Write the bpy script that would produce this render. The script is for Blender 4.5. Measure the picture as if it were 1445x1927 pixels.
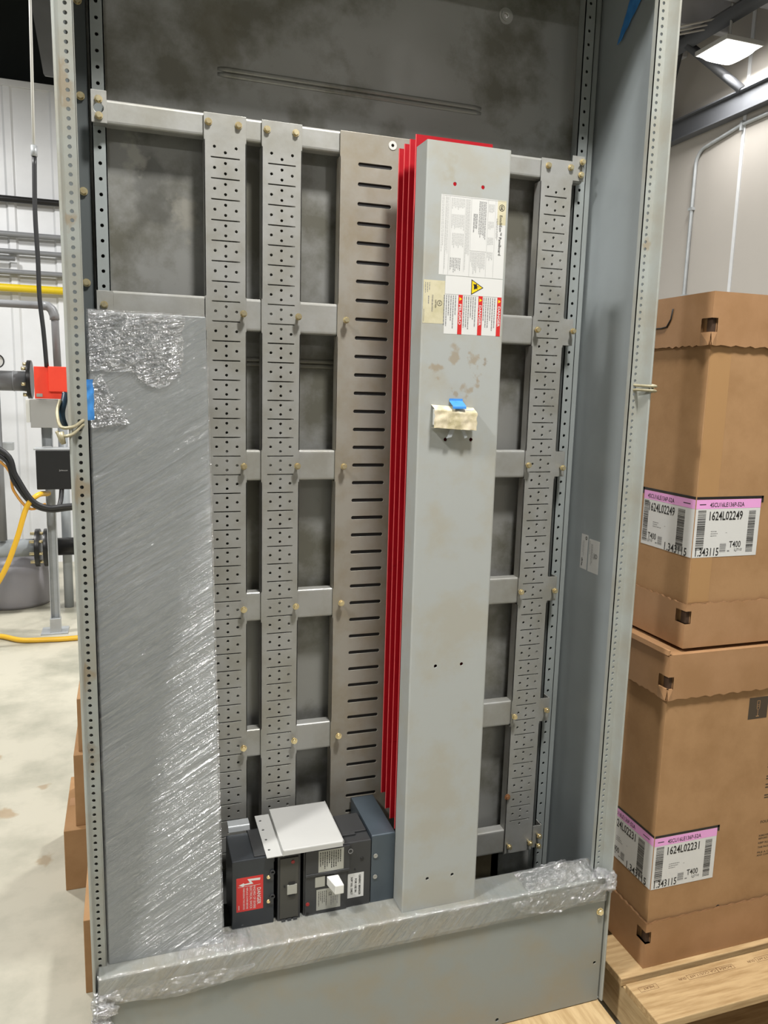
import bpy, bmesh, math, random
from mathutils import Vector, Matrix, noise
from mathutils.geometry import tessellate_polygon
random.seed(7)
for o in list(bpy.data.objects): bpy.data.objects.remove(o)
C = bpy.context.scene.collection
SC = bpy.context.scene
FL = 1765.0                       # millimetres from the floor up to the zero of the working height
def W(x, y, z): return Vector((x/1000, y/1000, (z+FL)/1000))

# ---------------------------------------------------------------- camera, world, lamps, exposure
cam = bpy.data.cameras.new('camera'); camo = bpy.data.objects.new('camera', cam); C.objects.link(camo)
yaw, pit, rol = -0.3239, -0.1575, -0.0269
cam.sensor_fit = 'VERTICAL'; cam.sensor_height = 36; cam.sensor_width = 27; cam.lens = 36*1454.6/1927
cam.clip_start = 0.05; cam.clip_end = 60
Rm = Matrix.Rotation(yaw, 3, 'Z') @ Matrix.Rotation(pit, 3, 'X') @ Matrix.Rotation(rol, 3, 'Y')
r_, f_, u_ = Rm.col[0], Rm.col[1], Rm.col[2]
M = Matrix.Identity(4)
for i in range(3): M[i][0] = r_[i]; M[i][1] = u_[i]; M[i][2] = -f_[i]
M.translation = W(66.94, -1268.95, -392.85)
camo.matrix_world = M
SC.camera = camo
w = bpy.data.worlds.new('world'); SC.world = w; w.use_nodes = True
bg = w.node_tree.nodes['Background']; bg.inputs[0].default_value = (0.93, 0.97, 1.0, 1); bg.inputs[1].default_value = 0.07
SC.view_settings.view_transform = 'Standard'; SC.view_settings.look = 'None'
SC.view_settings.exposure = -0.08; SC.view_settings.gamma = 1
LAMP_POWER = 66
LAMPS = [(3920, 3290, .25), (680, -1000, 1.6), (-1750, -800, 2.1), (3500, -1000, .45), (-1700, 2900, 1.7), (1500, 2500, 1.6), (-700, -4600, .35), (1900, -4600, .35)]  # first one in view, others unseen; last two added for frontal fill

# ---------------------------------------------------------------- materials
def lin(r, g, b):
    f = lambda c: (c/255/12.92) if c/255 <= .04045 else ((c/255+.055)/1.055)**2.4
    return (f(r), f(g), f(b), 1)
def mat(name, col, rough=.5, metal=0, col2=None, var=.5, scale=6, detail=6, bump=0, bscale=200, stretch=None, edge=(.4, .65), rvar=0, spec=.5, stains=()):
    m = bpy.data.materials.new(name); m.use_nodes = True; nt = m.node_tree; N = nt.nodes; L = nt.links
    b = N['Principled BSDF']; b.inputs['Base Color'].default_value = col; b.inputs['Roughness'].default_value = rough
    b.inputs['Metallic'].default_value = metal; b.inputs['Specular IOR Level'].default_value = spec
    g = N.new('ShaderNodeNewGeometry'); mp = N.new('ShaderNodeMapping'); L.new(g.outputs['Position'], mp.inputs[0])
    if stretch: mp.inputs['Scale'].default_value = stretch[:3]
    if stretch and len(stretch) > 3: mp.inputs['Rotation'].default_value = stretch[3]
    base = None
    if col2:
        n = N.new('ShaderNodeTexNoise'); n.inputs['Scale'].default_value = scale; n.inputs['Detail'].default_value = detail
        n.inputs['Roughness'].default_value = .62; L.new(mp.outputs[0], n.inputs['Vector'])
        cr = N.new('ShaderNodeMapRange'); cr.inputs[1].default_value = edge[0]; cr.inputs[2].default_value = edge[1]
        cr.inputs[4].default_value = var; L.new(n.outputs[0], cr.inputs[0])
        mx = N.new('ShaderNodeMix'); mx.data_type = 'RGBA'; mx.inputs[6].default_value = col; mx.inputs[7].default_value = col2
        L.new(cr.outputs[0], mx.inputs[0]); base = mx.outputs[2]
    for (cx, cy, cz, rad, sc, sq, scol) in stains:      # dirt marks with a place and a ragged shape of their own
        vs = N.new('ShaderNodeVectorMath'); vs.operation = 'SUBTRACT'; L.new(g.outputs['Position'], vs.inputs[0]); vs.inputs[1].default_value = W(cx, cy, cz)
        vm = N.new('ShaderNodeVectorMath'); vm.operation = 'MULTIPLY'; L.new(vs.outputs[0], vm.inputs[0]); vm.inputs[1].default_value = (1/sq, 1/sq, sq)
        ln = N.new('ShaderNodeVectorMath'); ln.operation = 'LENGTH'; L.new(vm.outputs[0], ln.inputs[0])
        n2 = N.new('ShaderNodeTexNoise'); n2.inputs['Scale'].default_value = sc; n2.inputs['Detail'].default_value = 5; L.new(g.outputs['Position'], n2.inputs['Vector'])
        ma = N.new('ShaderNodeMath'); ma.operation = 'MULTIPLY_ADD'; L.new(n2.outputs[0], ma.inputs[0]); ma.inputs[1].default_value = -3.6*rad/1000; L.new(ln.outputs['Value'], ma.inputs[2])
        r2 = N.new('ShaderNodeMapRange'); r2.inputs[1].default_value = -1.0*rad/1000; r2.inputs[2].default_value = -1.5*rad/1000; r2.inputs[4].default_value = .55; L.new(ma.outputs[0], r2.inputs[0])
        mx = N.new('ShaderNodeMix'); mx.data_type = 'RGBA'; L.new(r2.outputs[0], mx.inputs[0]); mx.inputs[7].default_value = scol
        if base: L.new(base, mx.inputs[6])
        else: mx.inputs[6].default_value = col
        base = mx.outputs[2]
    if base: L.new(base, b.inputs['Base Color'])
    if rvar:
        n3 = N.new('ShaderNodeTexNoise'); n3.inputs['Scale'].default_value = scale*1.7; n3.inputs['Detail'].default_value = 4; L.new(mp.outputs[0], n3.inputs['Vector'])
        r3 = N.new('ShaderNodeMapRange'); r3.inputs[3].default_value = rough-rvar; r3.inputs[4].default_value = rough+rvar; L.new(n3.outputs[0], r3.inputs[0]); L.new(r3.outputs[0], b.inputs['Roughness'])
    if bump:
        n4 = N.new('ShaderNodeTexNoise'); n4.inputs['Scale'].default_value = bscale; n4.inputs['Detail'].default_value = 3; L.new(mp.outputs[0], n4.inputs['Vector'])
        bp = N.new('ShaderNodeBump'); bp.inputs['Strength'].default_value = bump; bp.inputs['Distance'].default_value = .004; L.new(n4.outputs[0], bp.inputs['Height']); L.new(bp.outputs[0], b.inputs['Normal'])
    return m
def flat(name, rgb, rough=.5, metal=0, spec=.5): return mat(name, lin(*rgb), rough, metal, spec=spec)
def emis(name, col, s):
    m = bpy.data.materials.new(name); m.use_nodes = True; b = m.node_tree.nodes['Principled BSDF']
    b.inputs['Base Color'].default_value = col; b.inputs['Emission Color'].default_value = col; b.inputs['Emission Strength'].default_value = s
    return m
def film(name, lo, hi, rot, scale, bump, rough=.16, stretch=(1, 1, 9), gloss=.1):
    m = bpy.data.materials.new(name); m.use_nodes = True; nt = m.node_tree; N = nt.nodes; L = nt.links
    b = N['Principled BSDF']; b.inputs['Base Color'].default_value = (.85, .87, .9, 1); b.inputs['Roughness'].default_value = rough
    b.inputs['Specular IOR Level'].default_value = 1.0
    g = N.new('ShaderNodeNewGeometry'); vr = N.new('ShaderNodeVectorRotate'); vr.rotation_type = 'Y_AXIS'; vr.inputs['Angle'].default_value = rot
    L.new(g.outputs['Position'], vr.inputs['Vector']); mp = N.new('ShaderNodeMapping'); mp.inputs['Scale'].default_value = stretch; L.new(vr.outputs[0], mp.inputs[0])
    n = N.new('ShaderNodeTexNoise'); n.inputs['Scale'].default_value = scale; n.inputs['Detail'].default_value = 5; n.inputs['Roughness'].default_value = .6; n.inputs['Distortion'].default_value = .6; L.new(mp.outputs[0], n.inputs['Vector'])
    n2 = N.new('ShaderNodeTexNoise'); n2.inputs['Scale'].default_value = 3.2; n2.inputs['Detail'].default_value = 3; L.new(g.outputs['Position'], n2.inputs['Vector'])
    mul = N.new('ShaderNodeMath'); mul.operation = 'MULTIPLY'; L.new(n.outputs[0], mul.inputs[0]); L.new(n2.outputs[0], mul.inputs[1])
    rg = N.new('ShaderNodeMapRange'); rg.inputs[1].default_value = .18; rg.inputs[2].default_value = .40; rg.inputs[3].default_value = lo; rg.inputs[4].default_value = hi; L.new(mul.outputs[0], rg.inputs[0])
    ml = N.new('ShaderNodeMapping'); ml.inputs['Scale'].default_value = (stretch[0]*.5, 1, stretch[2]*1.6); L.new(vr.outputs[0], ml.inputs[0])
    nl = N.new('ShaderNodeTexNoise'); nl.inputs['Scale'].default_value = scale*.55; nl.inputs['Detail'].default_value = 2; nl.inputs['Distortion'].default_value = 1.2; L.new(ml.outputs[0], nl.inputs['Vector'])
    hm = N.new('ShaderNodeMath'); hm.operation = 'MULTIPLY_ADD'; L.new(nl.outputs[0], hm.inputs[0]); hm.inputs[1].default_value = 1.3; L.new(n.outputs[0], hm.inputs[2])
    bp = N.new('ShaderNodeBump'); bp.inputs['Strength'].default_value = bump; bp.inputs['Distance'].default_value = .012; L.new(hm.outputs[0], bp.inputs['Height']); L.new(bp.outputs[0], b.inputs['Normal'])
    t = N.new('ShaderNodeBsdfTransparent'); mx = N.new('ShaderNodeMixShader'); L.new(rg.outputs[0], mx.inputs[0]); L.new(t.outputs[0], mx.inputs[1]); L.new(b.outputs[0], mx.inputs[2])
    gl = N.new('ShaderNodeBsdfGlossy'); gl.inputs['Roughness'].default_value = rough; L.new(bp.outputs[0], gl.inputs['Normal'])
    m2 = N.new('ShaderNodeMixShader'); m2.inputs[0].default_value = gloss; L.new(mx.outputs[0], m2.inputs[1]); L.new(gl.outputs[0], m2.inputs[2])
    L.new(m2.outputs[0], N['Material Output'].inputs['Surface'])
    return m
BR = lin(142, 122, 90); BR2 = lin(124, 104, 74)
PAINT = mat('gray_enamel', lin(148, 154, 153), .42, 0, lin(134, 137, 133), .6, 5, rvar=.08)
POST = mat('gray_enamel_post', lin(158, 162, 157), .42, 0, lin(148, 143, 128), .7, 9, rvar=.08,
           stains=((-3, 0, -560, 26, 30, 1, BR), (-4, 0, -860, 22, 40, .8, BR), (2, 0, -1000, 20, 40, .8, BR2), (-4, 0, 20, 26, 40, .7, BR), (996, 0, -120, 14, 40, .8, BR), (-3, 0, -160, 14, 50, 1, BR)))
COVER = mat('gray_enamel_cover', lin(163, 166, 163), .40, 0, lin(160, 157, 145), .75, 9, edge=(.48, .62), rvar=.06,
            stains=((576, -14, -357, 15, 60, 1, BR), (606, -14, -335, 16, 50, .75, BR), (648, -14, -336, 15, 70, .9, BR), (636, -14, -392, 13, 60, 1, BR), (612, -14, -396, 9, 90, 1, BR), (668, -14, -340, 8, 110, .7, BR2), (655, -14, -370, 12, 80, .8, BR), (588, -14, -30, 24, 22, .8, lin(150, 140, 110))))
PANELP = mat('gray_enamel_lower', lin(138, 142, 138), .38, 0, lin(144, 138, 122), .8, 7, edge=(.45, .65), rvar=.06)
WALLP = mat('gray_enamel_side', lin(150, 157, 159), .33, 0, lin(138, 144, 144), .6, 4, rvar=.1)
GALV = mat('galvanized_steel', lin(170, 170, 166), .48, .42, lin(154, 152, 142), .8, 14, detail=8, rvar=.12, bump=.05, bscale=90)
GALVR = mat('galvanized_strip', lin(160, 156, 146), .50, .40, lin(146, 136, 116), .85, 11, detail=8, rvar=.12)
BACK = mat('stained_back_sheet', lin(146, 146, 142), .40, .35, lin(100, 98, 86), .9, 6, detail=10, edge=(.44, .60), rvar=.12,
           stains=((250, 235, 330, 150, 14, 1, lin(96, 92, 74)), (120, 235, -30, 80, 16, .7, lin(84, 84, 80)), (90, 235, 0, 34, 40, 1, lin(180, 178, 168)), (180, 235, -90, 40, 30, .8, lin(168, 164, 152))))
ZINC = mat('yellow_zinc', lin(232, 220, 180), .26, .75, lin(220, 190, 130), .6, 120)
DARKM = flat('dark_gap', (30, 30, 30), .7)
REDP = mat('red_insulation', lin(168, 6, 24), .5, 0, lin(150, 4, 20), .5, 20, spec=.3); REDE = flat('red_sheared_edge', (232, 96, 96), .5)
BLK = mat('black_moulding', lin(52, 53, 54), .42, 0, lin(44, 44, 45), .6, 12)
BLKM = mat('black_sheet', lin(50, 54, 58), .36, .2, lin(44, 46, 50), .6, 10)
BLUEG = mat('blue_gray_sheet', lin(74, 84, 92), .36, .25, lin(66, 74, 80), .6, 10)
LIDM = mat('pale_gray_lid', lin(182, 182, 179), .45, 0, lin(186, 186, 182), .5, 10)
WHITE = flat('white_label', (208, 208, 205), .42); CREAM = mat('yellowed_label', lin(200, 193, 164), .45, 0, lin(178, 171, 134), .7, 40)
INK = flat('black_ink', (24, 24, 24), .5); GREYINK = flat('gray_print', (128, 128, 128), .5); LGREY = flat('light_gray_print', (176, 176, 174), .5)
REDL = flat('red_label', (196, 44, 42), .4); YEL = flat('warning_yellow', (236, 198, 30), .4); PINK = flat('pink_label', (228, 160, 214), .45)
SILV = flat('silver_label', (168, 168, 160), .35, .3)
WHITEP = flat('white_plastic', (214, 214, 208), .35); REDDOT = flat('red_dot', (150, 34, 34), .4)
CARD = mat('cardboard', lin(166, 130, 92), .75, 0, lin(150, 115, 78), .8, 9, bump=.05, bscale=160, spec=.25)
CARDS = mat('cardboard_lid', lin(166, 128, 92), .55, 0, lin(150, 113, 76), .8, 7, bump=.04, bscale=120, spec=.35)
CARDE = mat('cardboard_edge', lin(206, 172, 122), .8, 0, lin(180, 140, 90), .6, 200, spec=.2)
WOOD = mat('pallet_wood', lin(188, 160, 118), .6, 0, lin(150, 120, 80), .8, 7, stretch=(1.2, 14, 14), bump=.1, bscale=40, spec=.3)
WOODY = mat('skid_wood', lin(196, 170, 128), .6, 0, lin(166, 138, 96), .8, 7, stretch=(12, 1.4, 12), bump=.1, bscale=40, spec=.3)
FLOOR = mat('sealed_concrete', lin(184, 180, 164), .42, 0, lin(142, 141, 126), .85, 2.6, detail=10, rvar=.12, edge=(.44, .66),
            stains=((-420, 1700, -1765, 70, 12, .6, lin(150, 120, 80)), (-330, 1280, -1765, 55, 14, .7, lin(150, 118, 76)), (-230, 1420, -1765, 45, 18, .7, lin(140, 112, 76)), (-190, 980, -1765, 40, 20, .8, lin(140, 116, 80))))
RIB = mat('white_liner_panel', lin(222, 224, 226), .32, .1, lin(206, 208, 210), .6, 2, rvar=.08)
RWALL = mat('white_insulated_panel', lin(180, 175, 168), .5, 0, lin(174, 169, 162), .5, 1.5)
STEELG = mat('gray_steel_beam', lin(96, 98, 102), .5, .1, lin(84, 86, 90), .6, 3)
DECK = mat('roof_deck', lin(196, 196, 198), .5, .1, lin(176, 176, 178), .6, 3); PURL = mat('purlin_steel', lin(200, 200, 204), .45, .1, lin(180, 180, 184), .6, 3)
DECKD = mat('dark_roof', lin(36, 42, 42), .7, 0, lin(26, 30, 30), .6, 2)
PIPE = mat('gray_pvc', lin(124, 126, 128), .4, 0, lin(114, 116, 118), .5, 6)
PIPEL = mat('pale_gray_pipe', lin(158, 164, 168), .4, 0, lin(148, 154, 158), .5, 6)
BLKPIPE = flat('black_steel', (28, 28, 28), .35, .2)
YPIPE = flat('yellow_pipe', (214, 186, 20), .4); YHOSE = flat('yellow_hose', (226, 178, 50), .4); BCABLE = flat('black_cable', (34, 35, 37), .45)
OCABLE = flat('orange_cable', (206, 146, 60), .45)
REDBOX = mat('orange_red_box', lin(236, 70, 46), .4, 0, lin(226, 60, 40), .5, 10); GBOX = flat('gray_box', (152, 152, 148), .4)
UNI = mat('unistrut', lin(176, 180, 182), .4, .25, lin(158, 162, 164), .6, 12); WIREM = mat('coated_wire', lin(168, 160, 132), .4, .2, lin(130, 124, 100), .6, 60)
TAPE = mat('blue_tape', lin(64, 138, 208), .45, 0, lin(40, 110, 186), .7, 40); TAPEW = flat('tape_mark', (210, 226, 236), .5)
GLAZE = flat('mirror_plate', (120, 120, 116), .2, .6)
FILM = film('stretch_film', .02, .17, math.radians(30), 11, 1.0, .15, (1, 1, 9), .16)
FILMT = film('stretch_film_top', .02, .17, math.radians(50), 22, .8, .12, (1, 1, 4), .15)
FILMC = film('bunched_film', .08, .55, .3, 60, 1.0, .17, (1, 1, 1.8), .3)

# ---------------------------------------------------------------- builders
class MB:
    def __init__(s): s.v = []; s.f = []; s.m = []; s.sm = []; s.mi = 0; s.T = None
    def add(s, vs, fs, smooth=False):
        n = len(s.v); s.v += [(s.T @ Vector(p)) if s.T else Vector(p) for p in vs]
        for f in fs: s.f.append([n+i for i in f]); s.m.append(s.mi); s.sm.append(smooth)
        return s
    def box(s, x0, x1, y0, y1, z0, z1):
        v = [(x, y, z) for x in (x0, x1) for y in (y0, y1) for z in (z0, z1)]
        return s.add(v, [(0, 1, 3, 2), (4, 6, 7, 5), (0, 4, 5, 1), (2, 3, 7, 6), (0, 2, 6, 4), (1, 5, 7, 3)])
    def tube(s, pts, r, n=10, cap=True):
        pts = [Vector(p) for p in pts]; rings = []; prev = None
        for i, p in enumerate(pts):
            d = (pts[min(i+1, len(pts)-1)]-pts[max(i-1, 0)]).normalized()
            a = Vector((0, 0, 1)) if abs(d.z) < .9 else Vector((1, 0, 0))
            if prev is not None: a = prev
            x = (a-d*a.dot(d)).normalized(); prev = x; y = d.cross(x); rr = r[i] if isinstance(r, (list, tuple)) else r
            rings += [p+(x*math.cos(t)+y*math.sin(t))*rr for t in [2*math.pi*k/n for k in range(n)]]
        fs = [(i*n+k, i*n+(k+1) % n, (i+1)*n+(k+1) % n, (i+1)*n+k) for i in range(len(pts)-1) for k in range(n)]
        s.add(rings, fs, True)
        if cap:
            m = len(s.v)-len(rings); s.f.append([m+k for k in reversed(range(n))]); s.f.append([m+(len(pts)-1)*n+k for k in range(n)]); s.m += [s.mi]*2; s.sm += [False]*2
        return s
    def cyl(s, p0, p1, r, n=16): return s.tube([p0, p1], r, n)
    def ring(s, c, ax, ro, ri, t, n=20):
        c = Vector(c); ax = Vector(ax).normalized(); a = Vector((0, 0, 1)) if abs(ax.z) < .9 else Vector((1, 0, 0)); x = a.cross(ax).normalized(); y = ax.cross(x); v = []
        for k in range(n):
            e = x*math.cos(2*math.pi*k/n)+y*math.sin(2*math.pi*k/n); v += [c+e*ro, c+e*ri, c+e*ro+ax*t, c+e*ri+ax*t]
        fs = []
        for k in range(n):
            a0 = 4*k; b0 = 4*((k+1) % n); fs += [(a0, b0, b0+1, a0+1), (a0+2, a0+3, b0+3, b0+2), (a0, a0+2, b0+2, b0), (a0+1, b0+1, b0+3, a0+3)]
        return s.add(v, fs)
    def prism(s, pts, fn, a, b):
        n = len(pts); v = [fn(p[0], p[1], a) for p in pts]+[fn(p[0], p[1], b) for p in pts]
        return s.add(v, [tuple(range(n)), tuple(reversed(range(n, 2*n)))]+[(i, n+i, n+(i+1) % n, (i+1) % n) for i in range(n)])
    def sheet(s, prof, t, rad, fn, a, b, seg=3):
        P = [Vector(p).to_2d() if len(p) == 3 else Vector((p[0], p[1])) for p in prof]; Q = [P[0]]
        for i in range(1, len(P)-1):
            d0 = (P[i-1]-P[i]); d1 = (P[i+1]-P[i]); r = min(rad, d0.length*.45, d1.length*.45)
            p0 = P[i]+d0.normalized()*r; p1 = P[i]+d1.normalized()*r
            for k in range(seg+1):
                u = k/seg; Q.append(p0*(1-u)**2+P[i]*2*u*(1-u)+p1*u*u)
        Q.append(P[-1]); nrm = []
        for i in range(len(Q)):
            d = (Q[min(i+1, len(Q)-1)]-Q[max(i-1, 0)]).normalized(); nrm.append(Vector((-d.y, d.x)))
        n = len(Q); A = [(q.x, q.y) for q in Q]; B = [(q.x+m.x*t, q.y+m.y*t) for q, m in zip(Q, nrm)]
        v = [fn(x, y, a) for x, y in A]+[fn(x, y, b) for x, y in A]+[fn(x, y, a) for x, y in B]+[fn(x, y, b) for x, y in B]; fs = []
        for i in range(n-1): fs += [(i, i+1, n+i+1, n+i), (2*n+i+1, 2*n+i, 3*n+i, 3*n+i+1), (i, 2*n+i, 2*n+i+1, i+1), (n+i, n+i+1, 3*n+i+1, 3*n+i)]
        fs += [(0, n, 3*n, 2*n), (n-1, 3*n-1, 4*n-1, 2*n-1)]
        return s.add(v, fs, False)
    def plate(s, u0, u1, w0, w1, t, holes, fn, seg=12):
        """perforated sheet; holes: (cu, cw, half_u, half_w, round_end)"""
        hs = sorted(holes, key=lambda h: h[1]-h[3]); cuts = [w0]; hi = None; groups = []; cur = []
        for h in hs:
            if cur and h[1]-h[3] > hi+.2: groups.append(cur); cuts.append((hi+h[1]-h[3])/2); cur = []; hi = None
            cur.append(h); hi = max(hi if hi is not None else -1e9, h[1]+h[3])
        if cur: groups.append(cur)
        cuts.append(w1)
        if not groups: groups = [[]]
        for gi, g in enumerate(groups):
            a, b = cuts[gi], cuts[gi+1]; outer = [(u0, a), (u1, a), (u1, b), (u0, b)]; loops = [outer]
            for (cu, cw, hu, hw, *_e) in g:
                lp = []
                if _e and _e[0] == 'r': lp = [(cu-hu, cw-hw), (cu-hu, cw+hw), (cu+hu, cw+hw), (cu+hu, cw-hw)]
                else:
                    rr = min(hu, hw)
                    for k in range(seg):
                        th = 2*math.pi*(k+.5)/seg; c, sn = math.cos(th), math.sin(th)
                        lp.append((cu+(hu-rr)*(1 if c > 0 else -1)+rr*c, cw+(hw-rr)*(1 if sn > 0 else -1)+rr*sn))
                    lp.reverse()
                loops.append(lp)
            tri = tessellate_polygon([[Vector((p[0], p[1], 0)) for p in lp] for lp in loops])
            fl = [p for lp in loops for p in lp]; n = len(fl)
            v = [fn(p[0], p[1], 0) for p in fl]+[fn(p[0], p[1], t) for p in fl]
            fs = [tuple(x) for x in tri]+[tuple(n+i for i in reversed(x)) for x in tri]; k = 4
            for lp in loops[1:]:
                m = len(lp); fs += [(k+i, k+(i+1) % m, n+k+(i+1) % m, n+k+i) for i in range(m)]; k += m
            fs += [(1, 2, n+2, n+1), (3, 0, n, n+3)]
            if gi == 0: fs.append((0, 1, n+1, n))
            if gi == len(groups)-1: fs.append((2, 3, n+3, n+2))
            s.add(v, fs)
        return s
    def hexbolt(s, x, y, z, r=7, h=7, washer=9.5, shank=0, ax=(0, -1, 0)):
        ax = Vector(ax); c = Vector((x, y, z)); c1 = c+ax*shank
        if shank: s.cyl(c, c1, r*.55, 10)
        s.cyl(c1, c1+ax*1.6, washer, 18); s.cyl(c1+ax*1.6, c1+ax*(1.6+h), r, 6); s.cyl(c1+ax*(1.6+h), c1+ax*(2.2+h), r*.8, 12)
        return s
    def grid(s, fn, nu, nv, smooth=True):
        v = [fn(i/nu, j/nv) for j in range(nv+1) for i in range(nu+1)]
        return s.add(v, [(j*(nu+1)+i, j*(nu+1)+i+1, (j+1)*(nu+1)+i+1, (j+1)*(nu+1)+i) for j in range(nv) for i in range(nu)], smooth)
    def build(s, name, mats, parent=None, bev=0, **kw):
        if not isinstance(mats, (list, tuple)): mats = [mats]
        pts = [W(*p) for p in s.v]
        if parent is not None: org = Vector(parent.get('_o'))
        else:
            xs = [p.x for p in pts]; ys = [p.y for p in pts]; org = Vector(((min(xs)+max(xs))/2, (min(ys)+max(ys))/2, min(p.z for p in pts)))
        me = bpy.data.meshes.new(name); me.from_pydata([p-org for p in pts], [], s.f)
        for mm in mats: me.materials.append(mm)
        for p, mi, sm in zip(me.polygons, s.m, s.sm): p.material_index = mi; p.use_smooth = sm
        bm = bmesh.new(); bm.from_mesh(me); bmesh.ops.remove_doubles(bm, verts=bm.verts, dist=1e-6) if kw.get('weld') else None
        if not kw.get('nonorm'): bmesh.ops.recalc_face_normals(bm, faces=bm.faces)
        bm.to_mesh(me); bm.free()
        o = bpy.data.objects.new(name, me); C.objects.link(o); o['_o'] = tuple(org)
        if parent is not None: o.parent = parent
        else: o.location = org
        if bev:
            b = o.modifiers.new('bevel', 'BEVEL'); b.width = bev/1000; b.segments = 2; b.limit_method = 'ANGLE'; b.angle_limit = .6
        if kw.get('label'): o['label'] = kw['label']
        return o
def thing(name, label, cat, x, y, z, group=None):
    o = bpy.data.objects.new(name, None); C.objects.link(o); o.location = W(x, y, z); o.empty_display_size = .05
    o['_o'] = tuple(W(x, y, z)); return tag(o, label, cat, group)
def tag(o, label, cat, group=None):
    o['label'] = label; o['category'] = cat
    if group: o['group'] = group
    return o
def struct(o): o['kind'] = 'structure'; return o
XY = lambda x, y, z: (x, y, z)                       # profile in plan, run along z
YZ = lambda y, z, x: (x, y, z)                       # profile in side view, run along x
XZ = lambda x, z, y: (x, y, z)
def FR(y): return lambda u, v, t: (u, y+t, v)        # sheet facing the viewer
TXT = {}
def text_mesh(s, size, sx=1.0, bold=0.0):
    key = (s, bold)
    if key not in TXT:
        cu = bpy.data.curves.new('t', 'FONT'); cu.body = s; cu.size = 1; cu.align_x = 'LEFT'; cu.offset = bold; cu.resolution_u = 2
        ob = bpy.data.objects.new('t', cu); C.objects.link(ob); bpy.context.view_layer.update()
        me = bpy.data.meshes.new_from_object(ob.evaluated_get(bpy.context.evaluated_depsgraph_get()))
        TXT[key] = ([tuple(v.co) for v in me.vertices], [tuple(p.vertices) for p in me.polygons])
        bpy.data.objects.remove(ob); bpy.data.meshes.remove(me); bpy.data.curves.remove(cu)
    v, f = TXT[key]
    return [(x*size*sx, y*size) for x, y, z in v], f
class Label:
    """flat sticker drawn in its own u (reading direction) and v (up the letters) coordinates; fn maps (u, v, lift) to place"""
    def __init__(s, fn, mats): s.fn = fn; s.mats = mats; s.mb = MB(); s.k = 0
    def poly(s, pts, mat, lift=None):
        s.mb.mi = s.mats.index(mat); l = (.25 if lift is None else lift); n = len(pts)
        s.mb.add([s.fn(u, v, l) for u, v in pts], [tuple(range(n))]); return s
    def rect(s, u0, u1, v0, v1, mat, lift=None): return s.poly([(u0, v0), (u1, v0), (u1, v1), (u0, v1)], mat, lift)
    def base(s, u0, u1, v0, v1, mat, t=.15):
        s.mb.mi = s.mats.index(mat); p = [(u0, v0), (u1, v0), (u1, v1), (u0, v1)]
        s.mb.add([s.fn(u, v, 0.02) for u, v in p]+[s.fn(u, v, t) for u, v in p], [(4, 5, 6, 7), (0, 3, 2, 1), (0, 1, 5, 4), (1, 2, 6, 5), (2, 3, 7, 6), (3, 0, 4, 7)]); return s
    def text(s, t, u, v, size, mat, sx=1.0, bold=0.0, width=None, lift=.4):
        pv, f = text_mesh(t, size, sx, bold)
        if width and pv:
            mx = max(p[0] for p in pv); pv = [(p[0]*width/mx, p[1]) for p in pv]
        s.mb.mi = s.mats.index(mat); s.mb.add([s.fn(u+a, v+b, lift) for a, b in pv], f); return s
    def lines(s, u0, u1, v0, v1, n, mat, fill=.45, rnd=.3):
        h = (v1-v0)/n
        for i in range(n):
            e = u1-(u1-u0)*random.random()*rnd; u = u0
            while u < e-1:
                l = random.uniform(1.5, 6); s.rect(u, min(u+l, e), v0+i*h, v0+i*h+h*fill, mat, .3); u += l+.9
        return s
    def barcode(s, u0, u1, v0, v1, mat, along='v', seed=1):
        rd = random.Random(seed); a, b = (v0, v1) if along == 'v' else (u0, u1)
        while a < b:
            t = rd.choice((.7, .7, 1.2, 1.9)); t = min(t, b-a)
            if along == 'v': s.rect(u0, u1, a, a+t, mat, .3)
            else: s.rect(a, a+t, v0, v1, mat, .3)
            a += t+rd.choice((.6, .9, 1.3))
        return s
    def circle(s, u, v, r, mat, n=20, ri=None, lift=.35):
        P = [(u+r*math.cos(2*math.pi*k/n), v+r*math.sin(2*math.pi*k/n)) for k in range(n)]
        if ri is None: return s.poly(P, mat, lift)
        for k in range(n):
            a, b = 2*math.pi*k/n, 2*math.pi*(k+1)/n
            s.poly([(u+r*math.cos(a), v+r*math.sin(a)), (u+r*math.cos(b), v+r*math.sin(b)), (u+ri*math.cos(b), v+ri*math.sin(b)), (u+ri*math.cos(a), v+ri*math.sin(a))], mat, lift)
        return s
    def done(s, name, parent, label=None): return s.mb.build(name, s.mats, parent, nonorm=True, label=label)

# ---------------------------------------------------------------- the room
fl = MB(); fl.box(-6000, 4200, -9000, 5000, -1805, -1765); struct(fl.build('floor', FLOOR))
# left/back wall of ribbed liner panel
wl = MB(); prof = []; x = -6000
while x < 4200:
    prof += [(x, 5000), (x+120, 5000), (x+135, 4985), (x+175, 4985), (x+190, 5000)]; x += 305
wl.sheet(prof, 6, 1, XY, -1765, 1600, 1); wl.box(-6000, 4200, 5008, 5060, -1765, 1600)
struct(wl.build('wall_back', RIB))
tr = MB(); tr.box(-6000, 4200, 4975, 5060, 1600, 1640); struct(tr.build('trim_1', RIB))
b2 = MB(); b2.box(-6000, 4200, 5400, 5420, 1500, 3000); struct(b2.build('wall_upper', DECKD))
wr = MB(); wr.box(4200, 4260, -9000, 5400, -1765, 3200); struct(wr.build('wall_right', RWALL))
for i, y in enumerate((3395, 2300, 4500)):
    t = MB(); t.box(4192, 4201, y-14, y+14, -1765, 2600); struct(t.build('trim_%d' % (i+2), RIB))
ce = MB(); prof = []; y = -9000
while y < 5400:
    prof += [(y, 2420), (y+160, 2420), (y+180, 2390), (y+220, 2390), (y+240, 2420)]; y += 260
ce.sheet(prof, 5, 1, YZ, -6000, 4200, 1); struct(ce.build('ceiling', DECK))
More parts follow.
